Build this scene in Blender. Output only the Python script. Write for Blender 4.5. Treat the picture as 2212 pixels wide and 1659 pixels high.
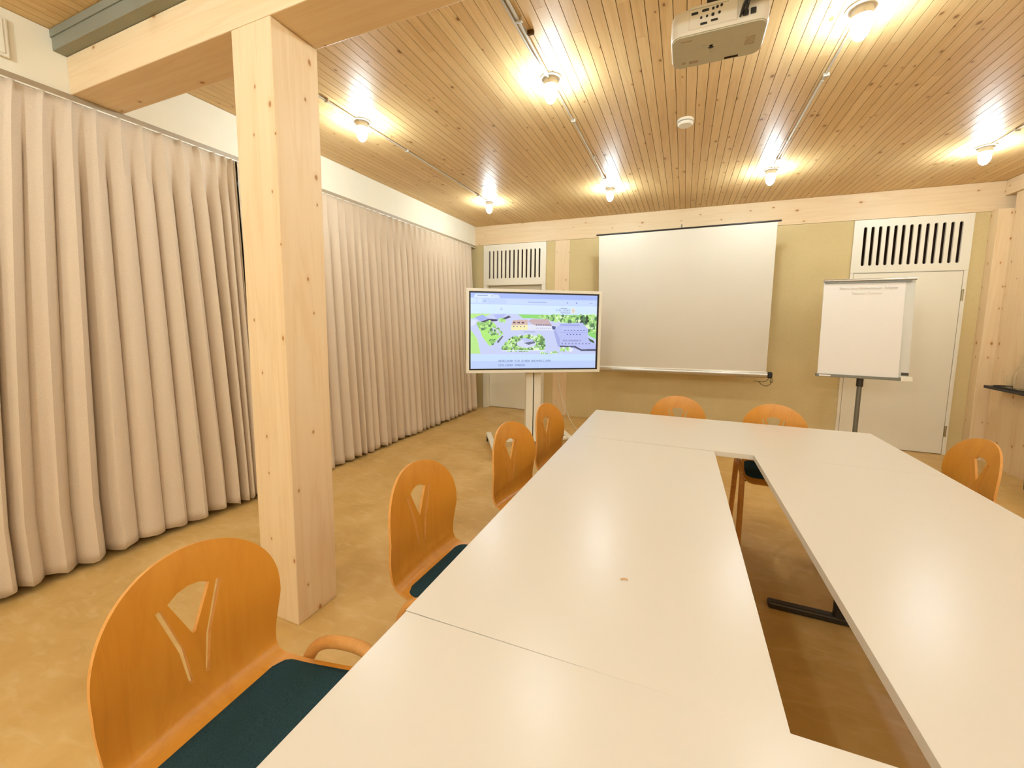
import bpy, bmesh, math, random
import numpy as np
from mathutils import Vector, Matrix
from mathutils.geometry import delaunay_2d_cdt

for o in list(bpy.data.objects): bpy.data.objects.remove(o, do_unlink=True)
S = bpy.context.scene
COL = S.collection
R = math.radians

# ------------------------------------------------------------------ camera
cam = bpy.data.objects.new('camera', bpy.data.cameras.new('camera'))
COL.objects.link(cam); S.camera = cam
cam.matrix_world = (Matrix.Translation((0, 0, 1.4)) @ Matrix.Rotation(R(22.235), 4, 'Z')
                    @ Matrix.Rotation(R(84.109), 4, 'X') @ Matrix.Rotation(R(0.742), 4, 'Z'))
cam.data.sensor_width = 36.0
cam.data.lens = 861.55/2212*36
cam.data.shift_x = -16.55/2212
cam.data.shift_y = -45.94/2212
cam.data.clip_start = 0.02

# ------------------------------------------------------------------ world, exposure
W = bpy.data.worlds.new('world'); S.world = W; W.use_nodes = True
W.node_tree.nodes['Background'].inputs[0].default_value = (1.0, 0.86, 0.66, 1)
W.node_tree.nodes['Background'].inputs[1].default_value = 0.25
S.view_settings.view_transform = 'Standard'
S.view_settings.look = 'None'
S.view_settings.gamma = 1
S.view_settings.use_curve_mapping = False
S.view_settings.exposure = 0.0
BULB = 205.0                      # emission of each bulb over the tables
BULB_REAR = (480.0, 208.0)        # unseen rear bulbs, boosted beyond the visible ones to even out the brightness
BULB_COL = (1.0, 1.19, 1.30)

# ------------------------------------------------------------------ room numbers
D = 5.741; XL = -3.129; XR = 2.97; YB = -3.2; ZC = 2.88; ZB = 2.585
PX0, PX1, PY0, PY1 = -1.799, -1.564, 1.191, 1.41

# ================================================================== materials
MATS = {}
def srgb(r, g, b):
    f = lambda c: ((c/255+0.055)/1.055)**2.4 if c/255 > 0.04045 else c/255/12.92
    return (f(r), f(g), f(b), 1)

class NT:
    def __init__(s, name):
        s.m = bpy.data.materials.new(name); s.m.use_nodes = True
        s.t = s.m.node_tree; s.p = s.t.nodes['Principled BSDF']
    def n(s, typ, **kw):
        x = s.t.nodes.new(typ)
        for k, v in kw.items():
            if k in x.inputs.keys(): x.inputs[k].default_value = v
            else: setattr(x, k, v)
        return x
    def l(s, a, b): s.t.links.new(a, b)
    def coords(s, scale=(1, 1, 1), rnd=False):
        tc = s.n('ShaderNodeTexCoord'); mp = s.n('ShaderNodeMapping'); mp.inputs['Scale'].default_value = scale
        if rnd:
            g = s.n('ShaderNodeNewGeometry'); v = s.n('ShaderNodeVectorMath', operation='SCALE')
            c = s.n('ShaderNodeCombineXYZ'); s.l(g.outputs['Random Per Island'], c.inputs[0]); s.l(g.outputs['Random Per Island'], c.inputs[1]); s.l(g.outputs['Random Per Island'], c.inputs[2])
            s.l(c.outputs[0], v.inputs[0]); v.inputs['Scale'].default_value = 37.0
            a = s.n('ShaderNodeVectorMath', operation='ADD'); s.l(tc.outputs['Object'], a.inputs[0]); s.l(v.outputs[0], a.inputs[1])
            s.l(a.outputs[0], mp.inputs['Vector'])
        else:
            s.l(tc.outputs['Object'], mp.inputs['Vector'])
        return mp.outputs[0]
    def ramp(s, fac, stops, interp='LINEAR'):
        r = s.n('ShaderNodeValToRGB'); r.color_ramp.interpolation = interp
        e = r.color_ramp.elements
        while len(e) < len(stops): e.new(0.5)
        for i, (p, c) in enumerate(stops): e[i].position = p; e[i].color = c
        s.l(fac, r.inputs[0]); return r.outputs[0]
    def mix(s, fac, a, b, mode='MIX'):
        x = s.n('ShaderNodeMix', data_type='RGBA', blend_type=mode)
        if isinstance(fac, (int, float)): x.inputs[0].default_value = fac
        else: s.l(fac, x.inputs[0])
        for i, v in ((6, a), (7, b)):
            if isinstance(v, tuple): x.inputs[i].default_value = v
            else: s.l(v, x.inputs[i])
        return x.outputs[2]
    def bump(s, h, strength=0.2, dist=0.002):
        b = s.n('ShaderNodeBump'); b.inputs['Strength'].default_value = strength; b.inputs['Distance'].default_value = dist
        s.l(h, b.inputs['Height']); s.l(b.outputs[0], s.p.inputs['Normal'])
    def base(s, c, rough=0.5, spec=0.5):
        if isinstance(c, tuple): s.p.inputs['Base Color'].default_value = c
        else: s.l(c, s.p.inputs['Base Color'])
        s.p.inputs['Roughness'].default_value = rough
        s.p.inputs['Specular IOR Level'].default_value = spec
        return s

def plain(name, col, rough=0.5, spec=0.5, metal=0.0, noise=0.04, nscale=20, bump=0.0):
    k = NT(name); v = k.coords()
    nz = k.n('ShaderNodeTexNoise'); nz.inputs['Scale'].default_value = nscale; nz.inputs['Detail'].default_value = 4
    k.l(v, nz.inputs['Vector'])
    lo = tuple(max(0, c*(1-noise)) for c in col[:3])+(1,); hi = tuple(min(1, c*(1+noise)) for c in col[:3])+(1,)
    k.base(k.ramp(nz.outputs[0], [(0.3, lo), (0.7, hi)]), rough, spec)
    k.p.inputs['Metallic'].default_value = metal
    if bump: k.bump(nz.outputs[0], bump, 0.002)
    return k.m

def wood(name, light, mid, dark, axis='Z', knots=2.2, knot_amt=0.9, rough=0.5, spec=0.3, islands=False, var=0.12, knot_r=0.055, knot_col=srgb(168, 106, 50)):
    """softwood with grain along one axis, a few small brown knots; all in real metres"""
    k = NT(name)
    i = 'XYZ'.index(axis)
    st = [9.0, 9.0, 9.0]; st[i] = 0.55
    v = k.coords(tuple(st), islands)
    nz = k.n('ShaderNodeTexNoise'); nz.inputs['Scale'].default_value = 1.3; nz.inputs['Detail'].default_value = 6; nz.inputs['Distortion'].default_value = 0.8
    k.l(v, nz.inputs['Vector'])
    ms = k.n('ShaderNodeMath', operation='MULTIPLY'); ms.inputs[1].default_value = 9.0; k.l(nz.outputs[0], ms.inputs[0])
    fr = k.n('ShaderNodeMath', operation='PINGPONG'); fr.inputs[1].default_value = 1.0; k.l(ms.outputs[0], fr.inputs[0])
    grain = k.ramp(fr.outputs[0], [(0.0, light), (0.65, mid), (1.0, dark)])
    soft = k.mix(0.42, k.ramp(nz.outputs[0], [(0.3, mid), (0.7, light)]), grain)
    fs = [160.0, 160.0, 160.0]; fs[i] = 3.0
    fv = k.coords(tuple(fs), islands)
    fz = k.n('ShaderNodeTexNoise'); fz.inputs['Scale'].default_value = 1.0; fz.inputs['Detail'].default_value = 2
    k.l(fv, fz.inputs['Vector'])
    soft = k.mix(0.25, soft, k.ramp(fz.outputs[0], [(0.35, mid), (0.65, light)]))
    if islands or var:
        g = k.n('ShaderNodeNewGeometry')
        soft = k.mix(k.ramp(g.outputs['Random Per Island'], [(0, (0, 0, 0, 1)), (1, (var*3, var*3, var*3, 1))]), soft, dark)
    # knots
    sx_ = k.n('ShaderNodeSeparateXYZ'); k.l(k.coords((1, 1, 1), islands), sx_.inputs[0])
    o1, o2 = [q for q in range(3) if q != i]
    ad = k.n('ShaderNodeMath', operation='MULTIPLY_ADD'); k.l(sx_.outputs[o1], ad.inputs[0]); ad.inputs[1].default_value = 1.0
    if islands: ad.inputs[2].default_value = 0.0
    else: k.l(sx_.outputs[o2], ad.inputs[2])
    cmb = k.n('ShaderNodeCombineXYZ'); k.l(ad.outputs[0], cmb.inputs[0]); k.l(sx_.outputs[i], cmb.inputs[1])
    mpk = k.n('ShaderNodeMapping'); mpk.inputs['Scale'].default_value = (knots, knots*0.62, 1); k.l(cmb.outputs[0], mpk.inputs['Vector'])
    wob = k.n('ShaderNodeTexNoise'); wob.inputs['Scale'].default_value = 3.0; k.l(mpk.outputs[0], wob.inputs['Vector'])
    wv = k.n('ShaderNodeVectorMath', operation='MULTIPLY_ADD'); k.l(wob.outputs['Color'], wv.inputs[0]); wv.inputs[1].default_value = (0.06, 0.06, 0); k.l(mpk.outputs[0], wv.inputs[2])
    vo = k.n('ShaderNodeTexVoronoi', voronoi_dimensions='2D'); vo.inputs['Scale'].default_value = 1.0
    k.l(wv.outputs[0], vo.inputs['Vector'])
    sep = k.n('ShaderNodeSeparateColor'); k.l(vo.outputs['Color'], sep.inputs[0])
    gate = k.n('ShaderNodeMath', operation='GREATER_THAN'); gate.inputs[1].default_value = 0.35; k.l(sep.outputs[0], gate.inputs[0])
    szm = k.n('ShaderNodeMath', operation='MULTIPLY_ADD'); k.l(sep.outputs[1], szm.inputs[0]); szm.inputs[1].default_value = 1.6; szm.inputs[2].default_value = 0.75
    dv = k.n('ShaderNodeMath', operation='MULTIPLY'); k.l(vo.outputs['Distance'], dv.inputs[0]); k.l(szm.outputs[0], dv.inputs[1])
    core = k.ramp(dv.outputs[0], [(knot_r*0.45, (1, 1, 1, 1)), (knot_r, (0, 0, 0, 1))])
    halo = k.ramp(dv.outputs[0], [(knot_r, (1, 1, 1, 1)), (knot_r*2.6, (0, 0, 0, 1))])
    m1 = k.n('ShaderNodeMath', operation='MULTIPLY'); k.l(core, m1.inputs[0]); k.l(gate.outputs[0], m1.inputs[1])
    m2 = k.n('ShaderNodeMath', operation='MULTIPLY'); k.l(halo, m2.inputs[0]); m2.inputs[1].default_value = 0.35
    m3 = k.n('ShaderNodeMath', operation='MULTIPLY'); k.l(m2.outputs[0], m3.inputs[0]); k.l(gate.outputs[0], m3.inputs[1])
    c = k.mix(m3.outputs[0], soft, dark)
    m4 = k.n('ShaderNodeMath', operation='MULTIPLY'); k.l(m1.outputs[0], m4.inputs[0]); m4.inputs[1].default_value = knot_amt
    c = k.mix(m4.outputs[0], c, knot_col)
    k.base(c, rough, spec)
    k.bump(fz.outputs[0], 0.06, 0.001)
    return k.m

PL, PM, PD = srgb(242, 219, 181), srgb(235, 207, 163), srgb(220, 182, 131)
M_pine_z = wood('pine_upright', PL, PM, PD, 'Z', knots=6.5, knot_r=0.065, rough=0.45)
M_pine_x = wood('pine_lengthwise', PL, PM, PD, 'X', knots=5.5, knot_r=0.06, rough=0.45)
M_pine_y = wood('pine_sideways', PL, PM, PD, 'Y', knots=5.5, knot_r=0.06, rough=0.45)
M_board = wood('ceiling_boards', srgb(233, 202, 148), srgb(222, 186, 128), srgb(196, 153, 96), 'Y', knots=6.0, knot_r=0.075, rough=0.45, spec=0.28, islands=True, var=0.11, knot_col=srgb(134, 84, 36))
M_beech = wood('beech_plywood', srgb(214, 146, 52), srgb(207, 137, 44), srgb(192, 120, 36), 'Z', knots=0.5, knot_amt=0.0, rough=0.32, spec=0.5, var=0)
M_beech_edge = wood('beech_edge', srgb(226, 166, 92), srgb(214, 150, 76), srgb(196, 128, 58), 'X', knots=0.5, knot_amt=0.0, rough=0.4, var=0)
M_cushion = plain('teal_wool', srgb(40, 62, 66), 0.95, 0.1, noise=0.25, nscale=350, bump=0.4)
M_table = plain('cream_laminate', srgb(220, 209, 192), 0.29, 0.42, noise=0.006, nscale=3)
M_table_edge = plain('table_edge', srgb(226, 212, 188), 0.4, noise=0.01)
M_white = plain('white_paint', srgb(238, 229, 208), 0.4, 0.5, noise=0.01, nscale=4)
M_plaster = plain('cream_plaster', srgb(240, 230, 206), 0.75, 0.3, noise=0.015, nscale=6)
M_projscreen = plain('screen_cloth', srgb(216, 206, 188), 0.85, 0.2, noise=0.006, nscale=4)
M_dark = plain('black_plastic', srgb(28, 24, 22), 0.4, 0.5, noise=0.05)
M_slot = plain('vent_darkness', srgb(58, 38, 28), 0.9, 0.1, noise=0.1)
M_alu = plain('brushed_aluminium', srgb(200, 196, 186), 0.35, 0.5, metal=0.85, noise=0.05, nscale=40)
M_rail = plain('rail_taupe', srgb(168, 148, 120), 0.5, noise=0.03)
M_steel = plain('grey_steel', srgb(146, 146, 130), 0.5, 0.4, metal=0.3, noise=0.05, nscale=3)
M_post = plain('grey_tube', srgb(120, 118, 106), 0.4, 0.5, metal=0.4, noise=0.03)
M_leg = plain('dark_grey_metal', srgb(70, 66, 60), 0.35, 0.5, metal=0.6, noise=0.03)
M_paper = plain('paper', srgb(240, 232, 222), 0.8, 0.2, noise=0.006, nscale=5)
M_board_white = plain('enamel_board', srgb(215, 212, 200), 0.18, 0.6, noise=0.01)
M_ink = plain('pencil_ink', srgb(208, 196, 178), 0.9, 0.1, noise=0.02)
M_ceramic = plain('porcelain', srgb(230, 218, 196), 0.3, 0.5, noise=0.01)
M_conduit = plain('conduit', srgb(206, 198, 182), 0.3, 0.5, metal=0.5, noise=0.02)
M_proj = plain('projector_plastic', srgb(224, 214, 196), 0.45, 0.4, noise=0.01)
M_proj_under = plain('projector_underside', srgb(190, 184, 160), 0.6, 0.3, noise=0.02)
M_cable_w = plain('white_cable', srgb(232, 222, 204), 0.5, noise=0.01)
M_gap = plain('board_gap', srgb(96, 66, 34), 0.9, 0.05, noise=0.1)
M_bag = plain('dark_teal_cloth', srgb(34, 52, 56), 0.9, 0.1, noise=0.2, nscale=60, bump=0.3)
M_hinge = plain('nickel', srgb(170, 156, 120), 0.35, 0.5, metal=0.7, noise=0.02)
M_crumb = plain('crumb', srgb(214, 160, 100), 0.8, noise=0.1)

def floor_mat():
    k = NT('mottled_floor'); v = k.coords((1, 1, 1))
    a = k.n('ShaderNodeTexNoise'); a.inputs['Scale'].default_value = 3.2; a.inputs['Detail'].default_value = 7; a.inputs['Roughness'].default_value = 0.6; a.inputs['Distortion'].default_value = 0.5
    k.l(v, a.inputs['Vector'])
    v2 = k.coords((3.0, 9.0, 1)); b = k.n('ShaderNodeTexNoise'); b.inputs['Scale'].default_value = 2.4; b.inputs['Detail'].default_value = 5; b.inputs['Distortion'].default_value = 0.9
    k.l(v2, b.inputs['Vector'])
    c1 = k.ramp(a.outputs[0], [(0.28, srgb(196, 155, 88)), (0.5, srgb(212, 172, 104)), (0.72, srgb(222, 186, 124))])
    c2 = k.ramp(b.outputs[0], [(0.52, (0, 0, 0, 1)), (0.74, (0.45, 0.45, 0.45, 1))])
    k.base(k.mix(c2, c1, srgb(232, 202, 146)), 0.38, 0.4)
    k.bump(a.outputs[0], 0.05, 0.002)
    return k.m
M_floor = floor_mat()

def clay_mat():
    k = NT('clay_plaster'); v = k.coords()
    a = k.n('ShaderNodeTexNoise'); a.inputs['Scale'].default_value = 1.4; a.inputs['Detail'].default_value = 5
    k.l(v, a.inputs['Vector'])
    b = k.n('ShaderNodeTexNoise'); b.inputs['Scale'].default_value = 90; b.inputs['Detail'].default_value = 3
    k.l(v, b.inputs['Vector'])
    c = k.ramp(a.outputs[0], [(0.3, srgb(212, 189, 138)), (0.7, srgb(222, 199, 148))])
    k.base(k.mix(k.ramp(b.outputs[0], [(0.4, (0, 0, 0, 1)), (0.7, (0.25, 0.25, 0.25, 1))]), c, srgb(194, 175, 122)), 0.9, 0.15)
    k.bump(b.outputs[0], 0.15, 0.002)
    return k.m
M_clay = clay_mat()

def curtain_mat():
    k = NT('curtain_cloth'); v = k.coords((500, 500, 500))
    w = k.n('ShaderNodeTexNoise'); w.inputs['Scale'].default_value = 1.0; w.inputs['Detail'].default_value = 2
    k.l(v, w.inputs['Vector'])
    c = k.ramp(w.outputs[0], [(0.35, srgb(206, 185, 158)), (0.65, srgb(223, 203, 178))])
    k.base(c, 0.9, 0.15)
    k.p.inputs['Sheen Weight'].default_value = 0.15
    k.bump(w.outputs[0], 0.1, 0.001)
    return k.m
M_curtain = curtain_mat()

def bulb_mat(strength):
    k = NT('lit_bulb'); k.base(srgb(255, 250, 240), 0.3)
    k.p.inputs['Emission Color'].default_value = BULB_COL+(1,)
    k.p.inputs['Emission Strength'].default_value = strength
    return k.m
M_bulb = bulb_mat(BULB)
M_bulb_rear = [bulb_mat(q) for q in BULB_REAR]

def glass_mat():
    k = NT('clear_glass'); k.base((0.98, 0.98, 0.96, 1), 0.02)
    k.p.inputs['Transmission Weight'].default_value = 1.0; k.p.inputs['IOR'].default_value = 1.45
    return k.m
M_glass = glass_mat()

# ================================================================== helpers
def tag(o, label=None, cat=None, group=None, kind=None):
    if label: o['label'] = label
    if cat: o['category'] = cat
    if group: o['group'] = group
    if kind: o['kind'] = kind
    return o

def thing(name, loc, rz, label, cat, group=None, kind=None):
    o = bpy.data.objects.new(name, None); COL.objects.link(o)
    o.empty_display_size = 0.1
    o.location = loc; o.rotation_euler = (0, 0, rz)
    return tag(o, label, cat, group, kind)

def put(name, bm, mat, parent=None, smooth=False, bevel=0.0, solid=0.0, loc=None):
    bmesh.ops.recalc_face_normals(bm, faces=bm.faces[:]) if smooth is not None else None
    me = bpy.data.meshes.new(name); bm.to_mesh(me); bm.free()
    for m in (mat if isinstance(mat, (list, tuple)) else [mat]): me.materials.append(m)
    if smooth:
        for p in me.polygons: p.use_smooth = True
        try: me.set_sharp_from_angle(angle=R(40))
        except Exception: pass
    o = bpy.data.objects.new(name, me); COL.objects.link(o)
    if parent: o.parent = parent
    if loc: o.location = loc
    if bevel:
        b = o.modifiers.new('bevel', 'BEVEL'); b.width = bevel; b.segments = 2; b.limit_method = 'ANGLE'; b.angle_limit = R(40)
    if solid:
        s = o.modifiers.new('solid', 'SOLIDIFY'); s.thickness = solid; s.offset = 0
    return o

def box(bm, x0, x1, y0, y1, z0, z1, mi=0):
    v = [bm.verts.new((x, y, z)) for x in (x0, x1) for y in (y0, y1) for z in (z0, z1)]
    for q in ((0, 1, 3, 2), (4, 6, 7, 5), (0, 4, 5, 1), (2, 3, 7, 6), (0, 2, 6, 4), (1, 5, 7, 3)):
        bm.faces.new([v[i] for i in q]).material_index = mi
    return bm
def Box(*a): return box(bmesh.new(), *a)

def prism(bm, pts, z0, z1, mi=0):
    b = [bm.verts.new((x, y, z0)) for x, y in pts]; t = [bm.verts.new((x, y, z1)) for x, y in pts]
    bm.faces.new(b[::-1]).material_index = mi; bm.faces.new(t).material_index = mi
    n = len(pts)
    for i in range(n): bm.faces.new((b[i], b[(i+1) % n], t[(i+1) % n], t[i])).material_index = mi
    return bm

def lathe(bm, prof, n=32, at=(0, 0, 0), mi=0):
    """prof: list of (r, z)"""
    rings = []
    for r, z in prof:
        if r < 1e-6: rings.append([bm.verts.new((at[0], at[1], at[2]+z))])
        else: rings.append([bm.verts.new((at[0]+r*math.cos(2*math.pi*i/n), at[1]+r*math.sin(2*math.pi*i/n), at[2]+z)) for i in range(n)])
    for a, b in zip(rings, rings[1:]):
        for i in range(n):
            j = (i+1) % n
            if len(a) == 1 and len(b) == 1: continue
            if len(a) == 1: f = bm.faces.new((a[0], b[i], b[j]))
            elif len(b) == 1: f = bm.faces.new((a[i], b[0], a[j]))
            else: f = bm.faces.new((a[i], b[i], b[j], a[j]))
            f.material_index = mi
    return bm

def smooth_path(P, n=8):
    P = [Vector(p) for p in P]; out = []
    Q = [P[0]*2-P[1]]+P+[P[-1]*2-P[-2]]
    for i in range(1, len(Q)-2):
        a, b, c, d = Q[i-1:i+3]
        for k in range(n):
            t = k/n
            out.append(0.5*((2*b)+(c-a)*t+(2*a-5*b+4*c-d)*t*t+(3*b-a-3*c+d)*t**3))
    out.append(P[-1]); return out

def tube(bm, P, r, n=12, cap=True, mi=0):
    P = [Vector(p) for p in P]; rings = []
    t = (P[1]-P[0]).normalized()
    up = Vector((0, 0, 1)) if abs(t.z) < 0.9 else Vector((1, 0, 0))
    x = t.cross(up).normalized()
    for i, p in enumerate(P):
        t2 = (P[min(i+1, len(P)-1)]-P[max(i-1, 0)]).normalized()
        x = (x-t2*x.dot(t2)).normalized(); y = t2.cross(x)
        rr = r(i/(len(P)-1)) if callable(r) else r
        rings.append([bm.verts.new(p+x*rr*math.cos(2*math.pi*k/n)+y*rr*math.sin(2*math.pi*k/n)) for k in range(n)])
    for a, b in zip(rings, rings[1:]):
        for k in range(n): bm.faces.new((a[k], a[(k+1) % n], b[(k+1) % n], b[k])).material_index = mi
    if cap:
        bm.faces.new(rings[0][::-1]).material_index = mi; bm.faces.new(rings[-1]).material_index = mi
    return bm

def inside(p, poly):
    x, y = p; c = False; n = len(poly)
    for i in range(n):
        x1, y1 = poly[i]; x2, y2 = poly[(i+1) % n]
        if (y1 > y) != (y2 > y) and x < (x2-x1)*(y-y1)/(y2-y1)+x1: c = not c
    return c

def cut_sheet(outline, holes, steiner=()):
    """triangles of a flat outline with holes -> (pts, tris, boundary edge set)"""
    pts = []; edges = []
    for L in [outline]+list(holes):
        s = len(pts); pts += [tuple(p) for p in L]; n = len(L)
        edges += [(s+i, s+(i+1) % n) for i in range(n)]
    pts += [tuple(p) for p in steiner]
    vs, es, fs, _, _, _ = delaunay_2d_cdt([Vector(p) for p in pts], edges, [], 0, 1e-6)
    tris = []
    for f in fs:
        c = (sum(vs[i].x for i in f)/3, sum(vs[i].y for i in f)/3)
        if inside(c, outline) and not any(inside(c, h) for h in holes): tris.append(tuple(f))
    return [(v.x, v.y) for v in vs], tris

def thick_sheet(bm, pts, tris, fmap, th, mi_face=0, mi_edge=0):
    """fmap(u,w)->(pos, normal); extrude by th along the normal"""
    used = sorted({i for t in tris for i in t}); A = {}; B = {}
    for i in used:
        p, nn = fmap(*pts[i]); A[i] = bm.verts.new(p); B[i] = bm.verts.new(p-nn*th)
    cnt = {}
    for t in tris:
        bm.faces.new([A[i] for i in t]).material_index = mi_face
        bm.faces.new([B[i] for i in t][::-1]).material_index = mi_face
        for a, b in ((t[0], t[1]), (t[1], t[2]), (t[2], t[0])):
            k = (min(a, b), max(a, b)); cnt.setdefault(k, []).append((a, b))
    for k, l in cnt.items():
        if len(l) == 1:
            a, b = l[0]; bm.faces.new((A[b], A[a], B[a], B[b])).material_index = mi_edge
    return bm

def capsule(x, z0, z1, w, n=6):
    """upright slot with round ends"""
    r = w/2; out = []
    for i in range(n+1):
        a = math.pi*i/n; out.append((x+r*math.cos(a), z1-r+r*math.sin(a)))
    for i in range(n+1):
        a = math.pi+math.pi*i/n; out.append((x+r*math.cos(a), z0+r+r*math.sin(a)))
    return out

def copy_tree(o, parent=None):
    c = o.copy(); COL.objects.link(c)
    if parent: c.parent = parent
    for ch in [q for q in bpy.data.objects if q.parent == o]: copy_tree(ch, c)
    return c

# ================================================================== the setting
tag(put('floor', Box(-3.6, XR+0.3, YB-0.2, D+0.3, -0.08, 0), M_floor), 'smooth mottled ochre floor under the whole room', 'floor', kind='structure')

# ceiling: narrow boards running towards the far wall, each its own strip with a dark joint
rng = random.Random(4)
bm = bmesh.new(); P_ = 0.0612; x = XL-0.30; k = 0
while x < XR+0.1:
    y = YB-rng.random()*2.5
    while y < D+0.1:
        y2 = y+2.2+rng.random()*2.4
        a, b = max(y, YB-0.1), min(y2, D+0.1)
        if b > a+0.02: box(bm, x+0.0016, x+P_-0.0016, a+0.0004, b-0.0004, ZC, ZC+0.018)
        y = y2
    x += P_
box(bm, XL-0.4, XR+0.2, YB-0.2, D+0.2, ZC+0.010, ZC+0.05, 1)
tag(put('ceiling', bm, [M_board, M_gap]), 'ceiling of narrow knotty pine boards running to the far wall', 'ceiling', kind='structure')

# far wall
bm = bmesh.new()
for a, b in ((-3.6, -2.976), (-1.94, -1.8043), (-1.5805, 1.727), (2.73, 2.855)):
    box(bm, a, b, D, D+0.2, 0, ZB)
tag(put('wall_back', bm, M_clay), 'olive beige clay plaster wall behind the projection screen', 'wall', kind='structure')
tag(put('wall_beam', Box(-3.6, XR+0.3, D-0.006, D+0.2, ZB+0.002, ZC-0.001), M_pine_x, bevel=0.003), 'long pine beam along the top of the far wall', 'beam', kind='structure')
tag(put('wall_post', Box(-1.8033, -1.5815, D-0.005, D+0.19, 0, ZB), M_pine_z, bevel=0.003), 'slim pine post set in the far wall behind the television', 'post', kind='structure')
tag(put('corner_post', Box(2.856, 3.10, D-0.11, D+0.19, 0, ZB), M_pine_z, bevel=0.003), 'pine corner post at the far right beside the white door', 'post', kind='structure')
# right wall: pine panel below a side beam
tag(put('wall_right', Box(XR, XR+0.2, YB, D-0.112, 0, ZC-0.152), M_pine_z), 'pine wall on the right behind the black shelf', 'wall', kind='structure')
tag(put('side_beam', Box(XR-0.03, XR+0.2, YB, D-0.008, ZC-0.150, ZC-0.001), M_pine_y, bevel=0.003), 'pine beam under the ceiling along the right wall', 'beam', kind='structure')
# left wall: cream fascia above, wall behind the curtains below
bm = bmesh.new()
box(bm, -3.6, XL, YB, D-0.008, ZB, ZC-0.001)
box(bm, -3.6, -3.36, YB, D-0.001, 0, ZB)
tag(put('wall_left', bm, M_plaster), 'cream fascia and wall above and behind the long curtains', 'wall', kind='structure')
tag(put('wall_rear', Box(-3.6, XR+0.2, YB-0.2, YB, 0, ZC), M_plaster), 'plain cream wall behind the camera', 'wall', kind='structure')
# big post and beam
bm = bmesh.new()
for a, b in ((0, 0.075), (0.075, 0.155), (0.155, PY1-PY0)):
    box(bm, PX0, PX1, PY0+a+0.0003, PY0+b-0.0003, 0, ZB)
tag(put('timber_post', Box(PX0, PX1, PY0, PY1, 0, ZB-0.001), M_pine_z, bevel=0.004), 'thick square pine post standing free between the curtains and table', 'post', kind='structure')
bm.free()
tag(put('timber_beam', Box(XL+0.001, XR-0.031, PY0, PY1, ZB, 2.776), M_pine_x, bevel=0.004), 'thick pine beam crossing the room on the free-standing post', 'beam', kind='structure')

# steel duct lying on the beam
t = thing('cable_duct', (0, 0, 2.777), 0, 'grey metal cable duct lying along the top of the big beam', 'duct')
bm = bmesh.new(); box(bm, XL+0.002, XR-0.04, 1.14, 1.36, 0.0, 0.1)
put('duct_channel', bm, M_steel, t, bevel=0.002)
put('duct_lid', Box(XL+0.002, XR-0.04, 1.134, 1.14, 0.062, 0.1), M_steel, t, bevel=0.001)

# small white box on the fascia (left edge of the photo)
t = thing('wall_box', (XL, 0.86, 2.73), 0, 'small flat white box on the cream fascia above the curtains', 'box')
put('housing', Box(0.0005, 0.022, -0.13, 0.125, -0.085, 0.10), M_white, t, bevel=0.006)
put('cover', Box(0.022, 0.027, -0.12, 0.108, -0.072, 0.088), M_white, t, bevel=0.004)

# ------------------------------------------------------------------ doors with slotted vents above
def door(name, x0, x1, lx0, lx1, zt, vz, s0, s1, sz0, sz1, sw, recess, label, hinges):
    d = thing(name, ((x0+x1)/2, D, 0), 0, label, 'door', kind='structure'); cx = (x0+x1)/2
    bm = bmesh.new()
    ztop = ZB-0.004
    f = -0.018
    for a, b in ((x0, lx0), (lx1, x1)): box(bm, a-cx, b-cx, f, 0.16, 0, vz)
    box(bm, lx0-cx, lx1-cx, f, 0.16, zt+0.004, vz)
    put('door_frame', bm, M_white, d, bevel=0.002)
    # vent panel with 13 real slots
    hol = [capsule(s0+sw/2+(s1-s0-sw)*i/12-cx, sz0, sz1, sw) for i in range(13)]
    out = [(x0-cx, vz+0.002), (x1-cx, vz+0.002), (x1-cx, ztop), (x0-cx, ztop)]
    pts, tr = cut_sheet(out, hol)
    bm = bmesh.new()
    thick_sheet(bm, pts, tr, lambda u, w: (Vector((u, f, w)), Vector((0, -1, 0))), 0.022)
    v = put('vent_panel', bm, M_white, d)
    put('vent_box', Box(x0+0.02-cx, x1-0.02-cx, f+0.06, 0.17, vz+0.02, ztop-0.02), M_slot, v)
    r = recess
    put('door_leaf', Box(lx0+0.004-cx, lx1-0.004-cx, f+0.002+r, f+0.045+r, 0.008, zt), M_white, d, bevel=0.002)
    for z in hinges:
        bm = bmesh.new()
        tube(bm, [(lx1-cx+0.006, f-0.004, z-0.06), (lx1-cx+0.006, f-0.004, z+0.06)], 0.008, 10)
        box(bm, lx1-cx-0.006, lx1-cx+0.016, f-0.003, f, z-0.055, z+0.055)
        put('hinge', bm, M_hinge, d, smooth=True)
    return d
door('door_1', -2.976, -1.94, -2.916, -2.0, 1.955, 1.96, -2.885, -2.03, 2.062, 2.49, 0.026, 0.10,
     'cream door behind the television with a slotted vent above', [])
door('door_2', 1.727, 2.73, 1.757, 2.697, 1.99, 1.998, 1.815, 2.648, 2.075, 2.503, 0.031, 0.0,
     'cream door behind the flipchart with a slotted vent above', [1.74, 0.265])

# ------------------------------------------------------------------ curtain rail and curtains
t = thing('curtain_rail', (XL, 0, ZB), 0, 'long taupe rail under the cream fascia carrying both curtains', 'curtain rail')
put('rail_strip', Box(-0.03, 0.012, YB+0.02, D-0.03, -0.030, -0.0005), M_rail, t)
put('rail_lip', Box(0.0, 0.014, YB+0.02, D-0.03, -0.038, -0.030), M_white, t)

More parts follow.
